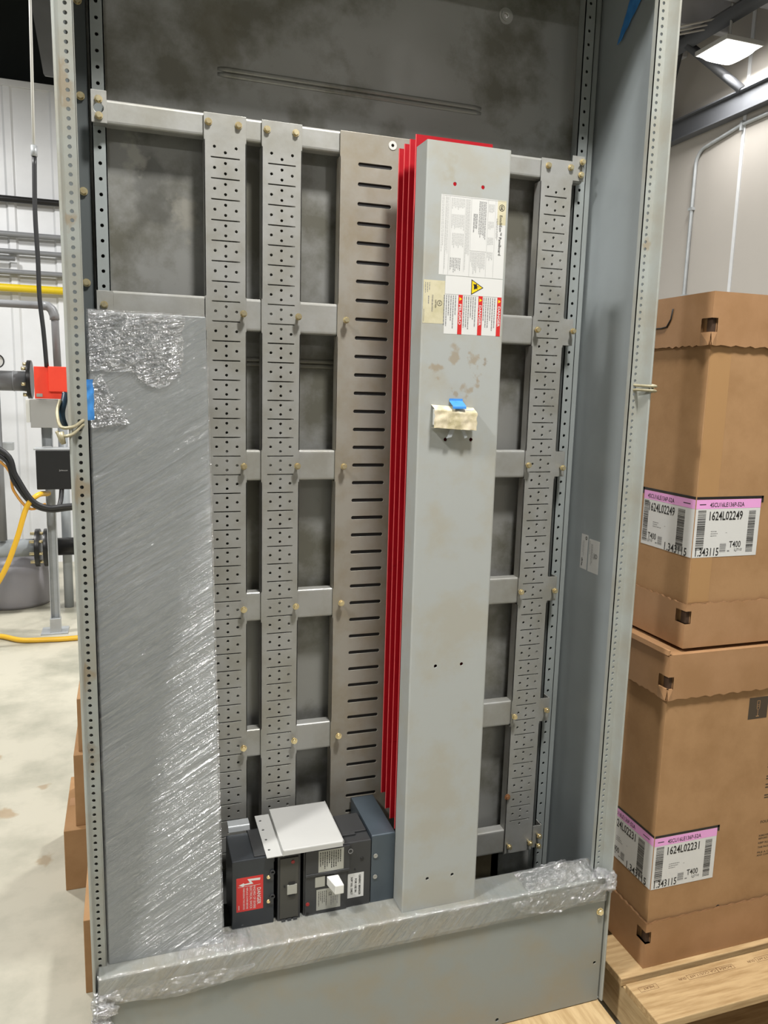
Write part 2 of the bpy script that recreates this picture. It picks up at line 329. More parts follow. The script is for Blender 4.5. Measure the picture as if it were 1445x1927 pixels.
for i, y in enumerate((2350, 2780, 3210, 3640, 4070, 4500, 4930)):
    p = MB(); p.sheet([(y+60, 2185), (y+60, 2170), (y, 2170), (y, 2385), (y-60, 2385)], 3, 4, YZ, -5800, 4195)
    o = p.build('roof_purlin', PURL); tag(o, 'gray steel roof purlin, number %s from the near side of the ceiling' % ['one', 'two', 'three', 'four', 'five', 'six', 'seven'][i], 'beam', 'roof purlins')
bm_ = MB(); bm_.box(4115, 4190, -3000, 5380, 1548, 1558); bm_.box(4115, 4190, -3000, 5380, 1692, 1702); bm_.box(4148, 4158, -3000, 5380, 1558, 1692)
tag(bm_.build('wall_beam', STEELG, bev=1), 'long gray steel beam running along the right wall under the lamp', 'beam')
br = MB(); br.tube([(4130, 3380, 1702), (3880, 3800, 2170)], 30, 4); tag(br.build('roof_brace', STEELG), 'diagonal gray roof brace rising from the wall beam by the lamp', 'beam')
br = MB(); br.tube([(4150, 4330, 1500), (4000, 3900, 2170)], 34, 4); tag(br.build('knee_brace', STEELG), 'steep gray knee brace beside the cabinet top, under the roof', 'beam')
br = MB(); br.tube([(3930, -2000, 2110), (3930, 5350, 2110)], 60, 4); tag(br.build('roof_girder', STEELG), 'wide dark girder crossing under the roof purlins above the lamp', 'beam')
cd = MB(); pts = [(4185, 3867, -1000), (4185, 3860, 450), (4185, 3852, 1300)]
for k in range(9):
    a = k/8*math.pi/2; pts.append((4185, 3852-110*(1-math.cos(a)), 1330+110*math.sin(a)))
pts += [(4185, 3400, 1490), (4185, 2600, 1500)]
t = thing('wall_conduit', 'thin gray conduit bent at the top, fixed to the right wall above the boxes', 'conduit', 4185, 3867, -1000)
cd.tube(pts, 13, 10); cd.build('tube', UNI, t)
for z in (380, 1020): 
    q = MB(); q.box(4170, 4199, 3835, 3880, z-10, z+10); q.build('clamp', UNI, t)
for y in (3400, 3050):
    q = MB(); q.box(4170, 4199, y-10, y+10, 1450, 1512); q.build('clamp', UNI, t)
for k, (dz, dx) in enumerate(((0, 0), (26, 8), (52, 16))):
    q = MB(); q.tube([(3300+dx, 4150+k*8, 2080+dz), (3600+dx, 3900, 2110+dz), (3900, 3500-k*60, 2095+dz-k*16)], 7, 6)
    tag(q.build('ceiling_cable', flat('pale_cable', (190, 186, 180), .4)), ['lowest', 'middle', 'topmost'][k]+' of three pale cables sagging under the roof beside the lamp', 'cable', 'ceiling cables')

# lamps: square canopy fixtures hung under the purlins
LM = emis('lamp_diffuser', (1, .97, .93, 1), 9)
def lamp(x, y, k, label):
    z = 1850; t = thing('ceiling_lamp', label, 'lamp', x, y, z, 'square ceiling lamps')
    h = MB(); h.box(x-150, x+150, y-150, y+150, z+28, z+58); h.cyl((x, y, z+58), (x, y, 2170), 9, 8); h.build('housing', LIDM, t, 3)
    d = MB()
    d.grid(lambda u, v: (x-142+284*u, y-142+284*v, z+28-52*(1-(2*u-1)**4)*(1-(2*v-1)**4)), 10, 10); d.build('diffuser', LM, t)
    l = bpy.data.lights.new('bulb', 'AREA'); l.shape = 'SQUARE'; l.size = .30; l.energy = LAMP_POWER*k; l.color = (1, .985, .96); l.spread = math.radians(175)
    o = bpy.data.objects.new('bulb', l); C.objects.link(o); o.parent = t; o.location = (0, 0, -.03)
for i, (x, y, k) in enumerate(LAMPS):
    lamp(x, y, k, ['bright square ceiling lamp glowing above the cardboard boxes', 'square ceiling lamp overhead in front of the open cabinet', 'square ceiling lamp to the near left of the cabinet', 'square ceiling lamp to the near right of the cabinet', 'square ceiling lamp over the pipes on the left', 'square ceiling lamp behind the cabinet', 'unseen square lamp added for fill far in front of the cabinet, left of a pair', 'unseen square lamp added for fill far in front of the cabinet, right of a pair'][i])

# ---------------------------------------------------------------- background machinery on the left
def pipe_thing(name, label, cat, pts, r, m, n=18, group=None):
    q = MB(); q.tube(pts, r, n); return tag(q.build(name, m), label, cat, group)
for i, (z, x1, r, y) in enumerate(((848, 1500, 22, 4940), (612, 1500, 20, 4940), (495, 1500, 18, 4940), (355, 1500, 20, 4940))):
    pipe_thing('wall_pipe', ['topmost dark gray pipe on the ribbed back wall', 'second gray pipe from the top on the ribbed back wall', 'third gray pipe from the top on the ribbed wall', 'lowest of the four thin gray pipes, just above the yellow pipe'][i], 'pipe', [(-3000, y, z), (x1, y, z)], r, PIPE if i else BLKPIPE, group='pipes along the back wall')
pipe_thing('wall_pipe', 'short gray stub pipe on the back wall between longer pipes', 'pipe', [(-3000, 4935, 445), (-646, 4935, 445)], 14, PIPE, group='pipes along the back wall')
pipe_thing('gas_pipe', 'yellow pipe running along the ribbed back wall', 'pipe', [(-3000, 4930, 245), (1500, 4930, 245)], 27, YPIPE)
e = [(-3000, 3400, 0), (-330, 3400, 0)]+[(-330+45*math.sin(a), 3400, -45*(1-math.cos(a))) for a in (.4, .8, 1.2, 1.57)]+[(-285, 3400, -100), (-280, 3400, -345)]
t = thing('elbow_pipe', 'gray plastic pipe turning down into the orange-red box', 'pipe', -280, 3400, -345)
q = MB(); q.tube([(a, b, c+5) for a, b, c in e], 20, 16); q.build('pipe', PIPE, t)
q = MB(); q.tube([(-345, 3400, 5), (-318, 3400, 3), (-298, 3400, -15), (-287, 3400, -45), (-286, 3400, -68)], 25, 16); q.build('elbow', PIPE, t)
t = thing('actuator_box', 'orange-red metal box with a raised cover beside the pipe flange', 'box', -300, 3130, -488)
q = MB(); q.box(-372, -170, 3100, 3210, -488, -325); q.build('body', REDBOX, t, 2)
q = MB(); q.box(-303, -160, 3080, 3100, -450, -323); q.build('cover', REDBOX, t, 2)
q = MB(); q.box(-364, -335, 3097, 3100, -478, -462); q.build('nameplate', SILV, t)
t = thing('junction_box', 'plain gray steel box mounted below the orange-red box', 'box', -300, 3130, -637)
q = MB(); q.box(-397, -205, 3100, 3200, -637, -492); q.build('body', GBOX, t, 2)
q = MB(); q.box(-418, -399, 3110, 3190, -610, -494); q.build('side_cover', WHITEP, t, 1)
t = thing('control_box', 'black square control box on the strut stand', 'box', -300, 3050, -960)
q = MB(); q.box(-375, -208, 3040, 3150, -952, -748); q.build('body', mat('black_box', lin(26, 27, 28), .4), t, 4)
L_ = Label(lambda u, v, l: (-265+u, 3040-l, -856+v), [LGREY]); L_.text('Johnson', 0, 0, 11, LGREY, width=40); L_.done('nameplate', t)
q = MB(); q.box(-384, -205, 3042, 3160, -748, -741); q.build('lid', UNI, t)
t = thing('strut_stand', 'galvanized strut post on a square base plate, carrying the black box', 'stand', -325, 3190, -1765)
q = MB(); q.sheet([(-322, 3165), (-344, 3165), (-344, 3206), (-303, 3206), (-303, 3165), (-322, 3165)][1:5], 3, 2, XY, -1765, -962); q.build('post', UNI, t)
q = MB(); q.box(-398, -262, 3140, 3270, -1765, -1757); q.build('base_plate', UNI, t)
q = MB(); q.box(-352, -297, 3158, 3210, -1757, -1680); q.build('socket', UNI, t, 1)
q = MB(); q.sheet([(-352, 3165), (-352, 3200), (-305, 3200), (-305, 3165)], 3, 2, XY, -741, -637); q.build('upper_post', UNI, t)
t = thing('upper_pipe', 'gray pipe ending in a black bolted flange beside the orange-red box', 'pipe', -600, 3600, -402)
q = MB(); q.tube([(-3000, 3600, -402), (-460, 3600, -402)], 56, 24); q.build('pipe', PIPE, t)
q = MB(); q.tube([(-530, 3600, -402), (-524, 3600, -402)], 58, 24); q.build('joint', PIPE, t)
q = MB(); q.cyl((-455, 3600, -392), (-432, 3600, -392), 108, 28); q.build('flange', BLKPIPE, t, 2)
for k in range(6):
    a = k*math.pi/3+.3; q = MB(); q.cyl((-480, 3600+88*math.cos(a), -392+88*math.sin(a)), (-455, 3600+88*math.cos(a), -392+88*math.sin(a)), 10, 6); q.build('bolt', ZINC, t)
t = thing('pressure_gauge', 'small round pressure gauge at the left edge of the view', 'gauge', -600, 3560, -340)
q = MB(); q.cyl((-606, 3570, -295), (-606, 3560, -295), 36, 28); q.build('dial', WHITE, t)
q = MB(); q.ring((-606, 3552, -295), (0, 1, 0), 40, 35, 22, 28); q.build('rim', BLKPIPE, t)
q = MB(); q.cyl((-606, 3566, -350), (-606, 3566, -330), 9, 8); q.build('stem', ZINC, t)
t = thing('lower_pipe', 'thick gray pipe with double black flange low behind the strut post', 'pipe', -600, 3600, -1420)
q = MB(); q.tube([(-3000, 3600, -1366), (-455, 3600, -1366)], 52, 24); q.build('pipe', PIPEL, t)
for x in (-452, -405):
    q = MB(); q.cyl((x, 3600, -1368), (x+26, 3600, -1368), 112, 28); q.build('flange', BLKPIPE, t, 2)
q = MB(); q.tube([(-380, 3600, -1366), (200, 3600, -1366)], 52, 24); q.build('pipe', BLKPIPE, t, label='black painted length of pipe')
for k in range(8):
    a = k*math.pi/4+.2; q = MB(); q.cyl((-478, 3600+90*math.cos(a), -1368+90*math.sin(a)), (-366, 3600+90*math.cos(a), -1368+90*math.sin(a)), 9, 6); q.build('bolt', ZINC, t)
pipe_thing('drop_pipe', 'pale gray vertical pipe between black box and back wall', 'pipe', [(-289, 3700, -1765), (-289, 3700, -640)], 27, PIPEL)
pipe_thing('drop_pipe', 'gray vertical pipe at the left edge of the view', 'pipe', [(-620, 3560, -1310), (-620, 3560, -460)], 24, PIPE)
q = MB(); q.box(-900, -542, 3560, 3610, -792, -748); tag(q.build('strut_rail', UNI, bev=2), 'short horizontal strut rail at the left edge beside the cables', 'bracket')
t = thing('storage_tank', 'squat round gray tank on the floor under the thick pipe', 'tank', -600, 3950, -1765)
q = MB(); rr = [210, 222, 225, 222, 205, 160, 90, 20]; zz = [-1765, -1740, -1640, -1560, -1490, -1450, -1432, -1428]
q.tube([(-610, 3900, z) for z in zz], rr, 36); q.build('shell', mat('tank_gray', lin(140, 138, 142), .4, 0, lin(128, 128, 134), .5, 4), t)
cab = lambda nm, lb, pts, r, m: tag(MB().tube(smooth(pts), r, 8).build(nm, m), lb, 'cable')
def smooth(P, n=7):
    P = [Vector(p) for p in P]; P = [P[0]*2-P[1]]+P+[P[-1]*2-P[-2]]; out = []
    for i in range(1, len(P)-2):
        for k in range(n):
            t = k/n; out.append(.5*((2*P[i])+(-P[i-1]+P[i+1])*t+(2*P[i-1]-5*P[i]+4*P[i+1]-P[i+2])*t*t+(-P[i-1]+3*P[i]-3*P[i+1]+P[i+2])*t**3))
    return out+[P[-2]]
cab('flexible_conduit', 'black flexible conduit hanging down into the orange-red box', [(-327, 3100, 690), (-334, 3100, 427), (-330, 3100, 200), (-330, 3100, 18), (-318, 3100, -150), (-310, 3100, -325)], 11, BCABLE)
t = thing('hanging_wire', 'bright wire hanging from the roof down to the black conduit', 'wire', -325, 3100, 700)
q = MB(); q.tube([(-327, 3100, 745), (-316, 3100, 1420), (-300, 3100, 2170)], 7, 8); q.build('wire', WHITEP, t)
q = MB(); q.tube([(-327, 3100, 690), (-327, 3100, 740)], 15, 8); q.build('connector', UNI, t)
cab('power_cable', 'upper black cable curving from the left edge under the black box', [(-900, 2990, -600), (-532, 2990, -739), (-465, 2990, -873), (-397, 2990, -996), (-323, 3000, -1039), (-222, 3000, -1033), (0, 3000, -1020)], 13, BCABLE)
cab('power_cable', 'lower black cable curving from the left edge under the black box', [(-900, 3010, -640), (-540, 3010, -768), (-475, 3010, -905), (-402, 3010, -1015), (-323, 3020, -1055), (-222, 3030, -1050), (0, 3030, -1020)], 13, BCABLE)
cab('box_lead', 'short black lead dropping from the bottom of the black box', [(-258, 3060, -952), (-262, 3040, -1000), (-270, 3010, -1038)], 12, BCABLE)
cab('orange_cord', 'thin orange cord looping behind the yellow hose', [(-900, 3020, -600), (-535, 3020, -806), (-481, 3020, -954), (-411, 3010, -1045), (-340, 3060, -1030)], 7, OCABLE)
t = cab('air_hose', 'thick yellow hose looping off the strut post to the left and along the floor', [(-330, 3140, -985), (-371, 3020, -978), (-423, 3000, -1037), (-480, 2990, -1214), (-563, 2990, -1406), (-760, 3020, -1700), (-700, 3120, -1751), (-600, 3140, -1751), (-484, 3045, -1751), (-353, 3022, -1751), (-221, 3017, -1751), (100, 3050, -1751), (400, 3100, -1751)], 14, YHOSE)
# suspended gray panel near the roof at the left
q = MB(); q.prism([(-405, 5380), (-375, 4470), (-225, 4470), (-200, 5380)], XY, 1560, 1575); q = MB()
q.prism([(-470, 2160), (-395, 1620), (-385, 1605), (-150, 1600), (-150, 2160)], XZ, 4700, 4720); tag(q.build('ceiling_baffle', PIPE), 'gray tapered sheet panel hanging from the roof at the top left', 'panel')
# small cartons seen left of the cabinet
def carton(x0, x1, y0, y1, z0, z1, label):
    t = thing('small_carton', label, 'box', (x0+x1)/2, (y0+y1)/2, z0, 'cartons behind the left post')
    q = MB(); q.box(x0, x1, y0, y1, z0, z1); q.build('body', CARD, t, 1.5)
    q = MB(); q.box(x0+6, x1-6, (y0+y1)/2-22, (y0+y1)/2+22, z1-.5, z1+.4); q.build('tape', CARDS, t)
carton(-118, 260, 812, 1120, -1765, -1590, 'brown carton on the floor left of the cabinet, largest of the stack')
carton(-88, 240, 830, 1060, -1590, -1385, 'brown carton in the middle of the stack behind the left post')
carton(-76, 220, 850, 1040, -1385, -1235, 'topmost small brown carton, only a sliver seen beside the left post')
carton(-50, 300, 414, 700, -1765, -1583, 'brown carton on the floor nearest the cabinet foot, at lower left')

# ---------------------------------------------------------------- the cabinet
ZB, ZT = -1677, 425
cab_ = thing('electrical_enclosure', 'tall open gray steel electrical cabinet standing on a wooden skid', 'cabinet', 495, 100, ZB)
def post(sx):
    X = (lambda x: x) if sx > 0 else (lambda x: 990.6-x)
    q = MB()
    q.sheet([(X(1001), 0), (X(1005), -27), (X(1009), -27), (X(1009), 240)], 1.6*(-1 if sx > 0 else 1)*-1, 2.5, XY, ZB, ZT)
    hs = [(X(990.6), 131.1+12.7*n, 2.9, 2.9) for n in range(-140, 23)]
    q.plate(min(X(980.5), X(1001)), max(X(980.5), X(1001)), ZB, ZT, 1.6, hs, FR(0), 12)
    q.box(min(X(980.5), X(982)), max(X(980.5), X(982)), 0, 12, ZB, ZT)
    if sx < 0:
        for v in q.v:
            k = max(0, -v.z/1400)**2; v.x += k*(3+5*min(1, max(0, (-v.x-4)/8))) if v.x < 12 else 0
    return q.build('side_panel', [POST], cab_)
post(1)
for o_ in (post(-1),): pass
q = MB(); q.box(1006.5, 1008.5, 0, 238, ZB, ZT); q.build('side_liner', WALLP, cab_)
q = MB(); q.box(-10.5, -9, 4, 238, ZB, ZT); q.build('side_liner', WALLP, cab_)
def back_holes(): return [(797, 339, 4, 4)]
q = MB(); q.plate(-18, 1008, ZB, ZT, 2, back_holes(), FR(235), 12); q.build('back_panel', BACK, cab_)
for z0, xa, xb in ((158, 238, 752), (-348, 238, 752)):
    q = MB()
    for dz in (-4.5, 4.5): q.tube([(xa, 239, z0+dz), (xa+14, 236.5, z0+dz), (xb-14, 236.5, z0+dz), (xb, 239, z0+dz)], 5, 12)
    q.build('stiffening_rib', BACK, cab_)
q = MB(); q.ring((797, 235.5, 339), (0, -1, 0), 15, 5, 2, 24); q.ring((797, 233.5, 339), (0, -1, 0), 10, 5, 2, 24); q.build('washer', GALV, cab_)
for (xa, xb, xh, lip) in ((25, 48, 36.7, 48), (961, 986, 972.5, 961)):
    q = MB(); hs = [(xh, 25.8+25.4*n, 3.1, 3.1) for n in range(-66, 15)]
    q.plate(xa, xb, ZB, ZT, 1.8, hs, FR(211), 12)
    q.box(xa, xa+1.8, 211, 234, ZB, ZT); q.box(xb-1.8, xb, 211, 234, ZB, ZT); q.build('mounting_channel', PAINT, cab_)
q = MB(); q.sheet([(990, 234), (990, 219), (1003, 219), (1003, 234)], 1.5, 2, XY, ZB, ZT); q.build('corner_angle', PAINT, cab_)
q = MB(); q.sheet([(-14, 234), (-14, 224), (20, 224), (20, 234)], 1.5, 2, XY, ZB, ZT); q.build('corner_angle', mat('shaded_enamel', lin(78, 83, 83), .5), cab_)  # shade behind the left post is put into this angle's dark colour
for z in (230, 82, -71, -223):
    q = MB(); q.hexbolt(8, 224, z, 5.5, 4, 7); q.build('bolt', ZINC, cab_)
q = MB(); q.box(-16, 1007, -20, 236, ZT-3, ZT); q.build('top_panel', PAINT, cab_)
q = MB(); q.box(-16, 1007, -18, 236, ZB, ZB+3); q.build('bottom_panel', PAINT, cab_)
q = MB(); q.sheet([(42, -1410), (42, -1385), (-27, -1385), (-27, -1432), (-22, -1432)], -2, 3, YZ, 1, 993); q.build('bottom_sill', PANELP, cab_)
q = MB(); hs = [(985, -1585, 3.5, 3.5), (760, -1664, 4, 4)]; q.plate(2, 999, ZB+1, -1420, 2, hs, FR(-21), 12); q.box(997, 999, -19, 2, ZB+1, -1420); q.box(2, 4, -19, 2, ZB+1, -1420); lp = q.build('lower_panel', PANELP, cab_)
q = MB(); q.hexbolt(988, -21, -1465, 6, 5, 8); q.build('bolt', ZINC, lp)
q = MB(); q.box(858, 876, 226, 233, -1560, -1445); q.box(780, 876, 226, 233, -1560, -1445); q.build('rear_plate', mat('brown_stained_plate', lin(120, 108, 84), .5, .2, lin(96, 84, 60), .8, 14), cab_)

# ---------------------------------------------------------------- steel framework inside
fr = thing('mounting_frame', 'galvanized steel framework of perforated rails and crossbars bolted inside the cabinet', 'frame', 495, 186, -1442)
P_ = 34.925
def rail(xc, half, hx, z0, z1, notches):
    q = MB(); hs = []
    for k in range(40):
        z = -k*P_; hs += [(xc, z, hx, 1.15), (xc, z+P_*.255, 2.6, 2.6), (xc, z-P_*.255, 2.6, 2.6), (xc-18.8, z+P_*.5, 2.6, 2.6), (xc+18.8, z+P_*.5, 2.6, 2.6)]
    q.plate(xc-half, xc+half, z0, z1, 2, hs, FR(186), 10)
    e = [z1-40]+[v for c in notches for v in (c+29, c-31)]+[z0]
    e = [28]+e[1:] ; 
    for a, b in zip(e[0::2], e[1::2]):
        q.box(xc-half, xc-half+2, 186, 210, b, a); q.box(xc+half-2, xc+half, 186, 210, b, a)
    return q.build('perforated_rail', GALV, fr, .6)
NZ = (-265, -542, -818, -1100)
rail(244.3, 36.7, 25.25, -1440, 72, NZ); rail(344.7, 36.5, 25.1, -1440, 72, NZ); rail(904, 36.5, 25.25, -1442, 72, NZ)
q = MB(); hs = [(520.2, 16.8-k*P_, 33, 3.4) for k in range(38)]+[(553, 57, 3, 3)]
q.plate(452, 588, -1440, 72, 2, hs, FR(186), 12)
e = [28]+[v for c in NZ for v in (c+29, c-31)]+[-1440]
for a, b in zip(e[0::2], e[1::2]): q.box(452, 454, 186, 210, b, a); q.box(586, 588, 186, 210, b, a)
q.build('slotted_strip', GALVR, fr, .6)
q = MB(); q.box(481, 560, 188.3, 189.3, -1420, 36); q.build('dark_backing', DARKM, fr)
q = MB(); q.ring((553, 185.8, 57), (0, -1, 0), 8, 3, .8, 20); q.build('washer', WHITEP, fr)
for k, zc in enumerate((53,)+NZ+(-1412,)):
    h = 19.5 if k == 0 else 29
    q = MB()
    if k == 0: q.sheet([(214, zc+h), (190.5, zc+h), (190.5, zc-h), (214, zc-h)], 2, 5, YZ, 46, 964)
    else: q.sheet([(212, zc+h), (190, zc+h), (190, zc-h), (212, zc-h)], 2, 5, YZ, 212 if k < 5 else 46, 942)
    q.build('crossbar', GALV, fr)
    # end tabs bolted to the channels
    q = MB()
    if k == 0:
        q.plate(25, 50, 33, 84, 2, [(37, 56, 8, 8)], FR(187), 16); q.box(27, 48, 188, 211, 34, 38); q.build('end_tab', GALV, fr, .6)
        q = MB(); q.plate(938, 966, 36, 84, 2, [(959, 60, 7, 7)], FR(187), 16); q.build('end_tab', GALV, fr, .6)
    else:
        q.sheet([(939, 187), (964, 187), (964, 211)], 2, 2, XY, zc-27, zc+27); q.build('end_tab', GALV, fr, .6)
# left lower adapter plate behind the wrapped cover
q = MB(); q.sheet([(206, -237), (187, -237), (187, -700)], 2, 4, YZ, 52, 208); q.box(25, 52, 187, 189, -700, -238); q.box(206, 208, 187, 207, -700, -237); q.build('adapter_plate', GALV, fr, .6)
bolts = [(274, -265), (274, -542), (273.5, -818), (272.5, -1101), (375, -265), (375.5, -542), (375, -818), (374, -1098), (466.5, -266), (467, -543), (467, -817), (466.5, -1099), (873.5, -264), (870.5, -543), (869.5, -818), (870.5, -1103), (957, -263), (953, -549), (952.5, -820), (951, -1097),
         (215.5, 56.5), (267.3, 56.2), (317.7, 56.3), (369.3, 56.5), (883, 58), (934, 59.5), (960.3, 73), (958.5, 48), (37.1, 69), (37.2, 43.3), (36.8, -262), (875.6, -1418.7), (929, -1418.6), (952, -1405), (952, -1429.3)]
for i, (x, z) in enumerate(bolts):
    q = MB(); sh = 10 if (i < 20 or i > 30) else 0
    q.hexbolt(x, 186, z, 5.0, 4.2, 6.4, sh); q.build('bolt', ZINC, fr)
q = MB(); q.hexbolt(869, 186, -1300, 5, 3, 7, 0); q.build('bolt', mat('rusty_bolt', lin(140, 96, 60), .7), fr, label='rust-coloured bolt')

# ---------------------------------------------------------------- red insulating barriers
for k in range(4):
    y = (42, 71, 99, 128)[k]; zb = (-1241, -1236, -1230, -1211)[k]; q = MB()
    zs = [36, -390-k*14, -700-k*14, -1060-k*14, zb]
    for a, b in zip(zs, zs[1:]): q.box(547, 690, y, y+2.5, b+.7, a)
    q.box(547.7, 689, y+.6, y+2, zb+1, 35)
    q.mi = 1; q.box(546.3, 547, y, y+2.5, zb, 36)
    tag(q.build('red_barrier', [REDP, REDE]), ['frontmost', 'second from the front', 'third from the front', 'rearmost'][k]+' of four long red insulating barriers standing behind the gray cover', 'insulating barrier', 'red busbar barriers')

# ---------------------------------------------------------------- long gray cover with labels
cv = thing('wireway_cover', 'long gray steel channel cover standing on the sill, carrying white danger labels', 'cover', 622, 10, -1385)
q = MB(); hs = [(597.5, -52, 3.3, 3.3), (649, -52, 3.3, 3.3), (598, -477, 3.3, 3.3), (647, -477, 3.3, 3.3), (596, -892.5, 3.3, 3.3), (648, -893, 3.3, 3.3), (596, -1320, 3.3, 3.3), (648, -1321, 3.3, 3.3)]
q.plate(549, 696, -1384.5, 12.5, 2, hs, FR(-14), 14)
q.sheet([(549, -14), (546, -13), (545, 33)], -1.8, 1.5, XY, -1384.5, 12.5); q.sheet([(696, -14), (699, -13), (700, 33)], 1.8, 1.5, XY, -1384.5, 12.5)
q.build('channel', COVER, cv)
def LF(x0, z0, y): return lambda u, v, l: (x0+v, y-l, z0-u)      # text running downwards
L_ = Label(LF(574, -70, -14), [WHITE, INK, GREYINK, LGREY, CREAM]); L_.base(0, 129, 0, 120, WHITE)
L_.rect(0, 40, 104, 120, CREAM, .2)
L_.circle(12, 112, 5.5, INK, 20, 4.7); L_.text('GE', 8.2, 109.6, 6.5, INK, width=7.6, bold=.02)
L_.text('EntelliEon™ Panelboard', 24, 108.5, 7.4, INK, width=66)
L_.lines(30, 66, 103, 106.5, 2, GREYINK)
for v in (16, 55, 86, 100): L_.rect(1, 128, v, v+.5, LGREY, .3)
for v in (8,): L_.rect(1, 128, v, v+.4, LGREY, .3)
L_.rect(1, 1.5, 1, 119, LGREY, .3)
L_.rect(86, 86.5, 55, 86, LGREY, .3)
for u in (8, 36, 62, 86): L_.lines(u, u+14, 88, 99, 4, LGREY, .5)
L_.lines(5, 68, 70, 84, 6, GREYINK, .5, .2); L_.lines(26, 58, 60, 68, 3, GREYINK, .6); L_.lines(88, 126, 57, 85, 11, LGREY, .5, .6)
L_.lines(4, 122, 46, 54, 4, LGREY, .5, .3); L_.lines(4, 22, 20, 44, 9, LGREY); L_.lines(30, 56, 20, 44, 10, LGREY); L_.lines(60, 84, 22, 44, 8, LGREY); L_.lines(100, 124, 20, 40, 7, GREYINK, .4)
L_.rect(4, 122, 18.6, 19, LGREY, .3); L_.rect(4, 122, 44.4, 44.8, LGREY, .3); L_.lines(3, 120, 9, 15, 3, LGREY); L_.lines(3, 110, 2, 7, 2, LGREY)
L_.done('rating_label', cv, 'white printed rating label with the panelboard name along its right side')
L_ = Label(LF(587, -200, -14), [WHITE, INK, GREYINK, REDL, YEL]); L_.base(0, 96, 0, 107, WHITE)
L_.poly([(3, 48), (29, 48), (29-13, 71)], INK, .28); L_.poly([(5.2, 49.3), (26.8, 49.3), (16, 68.4)], YEL, .34)
L_.poly([(12, 53), (20, 53), (18, 58), (21, 60), (16, 59), (14, 64), (14.5, 59), (10, 58)], INK, .4); L_.poly([(10, 52), (13, 52), (13.4, 56), (12, 57)], INK, .42)
for v0, word in ((98.5, 'DANGER'), (62.5, 'DANGER'), (25, 'PELIGRO')):
    L_.rect(30, 96, v0, v0+8, REDL, .28); L_.poly([(34, v0+1.8), (40, v0+1.8), (37, v0+7)], YEL, .34); L_.text(word, 45, v0+1.7, 6.6, WHITE, width=35, bold=.02)
for v1, n, u1 in ((98, 6, 88), (61, 6, 90), (24, 6, 92)): L_.lines(32, u1, v1-26, v1-1, n, GREYINK, .42, .45)
L_.rect(30, 30.4, 0, 107, GREYINK, .27)
L_.done('danger_label', cv, 'white label with yellow warning triangle and red DANGER, DANGER, PELIGRO bands')
L_ = Label(LF(547.5, -209, -14), [CREAM, INK, GREYINK]); L_.base(0, 71, 0, 39, CREAM)
L_.circle(37, 30, 4.6, INK, 20, 3.9); L_.text('UL', 34.5, 28.6, 4.6, INK, width=5); L_.text('LISTED', 32, 21.5, 4.2, INK, width=13); L_.text('PANELBOARD', 24, 15.5, 4, GREYINK, width=28)
L_.lines(4, 22, 3, 14, 3, GREYINK, .3); L_.lines(26, 42, 9, 13, 1, GREYINK, .4); L_.rect(48, 69, 1.5, 2.3, GREYINK, .3)
L_.done('listing_label', cv, 'yellowed listing label with circled letters')
# taped hardware bundle
t = thing('hardware_packet', 'stained cream paper packet taped to the gray cover with blue tape', 'packet', 608, -25, -458)
q = MB(); q.grid(lambda u, v: (569+80*u+3*noise.noise((u*5, v*5, 1)), -31+17*max(0, (v-.82)/.18)+2.5*noise.noise((u*6, v*4, 3)), -456-4*u+39*v), 16, 12); q.grid(lambda u, v: (569+80*u, -31+16*v, -456-4*u+2*noise.noise((u*4, v*3, 0))), 10, 3)
q.build('paper', mat('stained_paper', lin(222, 210, 184), .5, 0, lin(170, 160, 120), .8, 45), t, nonorm=True)
q = MB(); q.box(572, 644, -28, -15, -452, -424); q.build('block', WHITEP, t, 1)
q = MB(); q.sheet([(-32, -423), (-31.5, -418.5), (-15.5, -411), (-14.8, -406)], 1, 2, YZ, 602, 627); q.build('blue_tape', TAPE, t)
for dx, s in ((0, -1), (16, 1)):
    q = MB(); q.prism([(603+dx, -452), (611+dx, -456), (611+dx+s*7, -472), (604+dx+s*9, -474)], XZ, -27, -23); q.build('clip', UNI, t)

# ---------------------------------------------------------------- wrapped cover on the left
wc = thing('wrapped_cover', 'wide gray cover panel wrapped in creased clear plastic film, leaning at the left', 'cover', 110, 30, -1385)
ax = lambda s: (12+5*(1-s), 196+14.5*(1-s))
def lean(x, z): s = (z+1385)/1106; return 2+96*s
q = MB(); a0, a1 = 17, 210.5; b0, b1 = 12.5, 199.5; zt = -280
vs = [(a0, 2, -1384), (a1, 2, -1384), (b1, 98, zt), (b0, 98, zt), (a0, 32, -1382), (a1, 32, -1382), (b1, 128, zt-2), (b0, 128, zt-2)]
q.add(vs, [(0, 1, 2, 3), (4, 7, 6, 5), (0, 4, 5, 1), (1, 5, 6, 2), (2, 6, 7, 3), (3, 7, 4, 0)]); q.build('panel', mat('panel_gray', lin(138, 142, 142), .45, 0, lin(130, 133, 132), .5, 6), wc, 2)
def filmpt(u, v, off=2.0, amp=2.0, zt=zt):
    s = v; z = -1380+(zt+3+1380)*s; x = (a0-2)+(b0-a0)*s+u*((a1+2-a0+2)+((b1-b0)-(a1-a0))*s); y = 2+96*s
    n = noise.noise(((x+z*.6)*.012, 0, (z-x*.3)*.03))+.5*noise.noise(((x+z*.6)*.05, 4, (z-x*.3)*.1))
    return (x, y-off-amp*.5-amp*n, z)
q = MB(); q.grid(lambda u, v: filmpt(u, v), 70, 220); q.build('plastic_film', FILM, wc, nonorm=True)
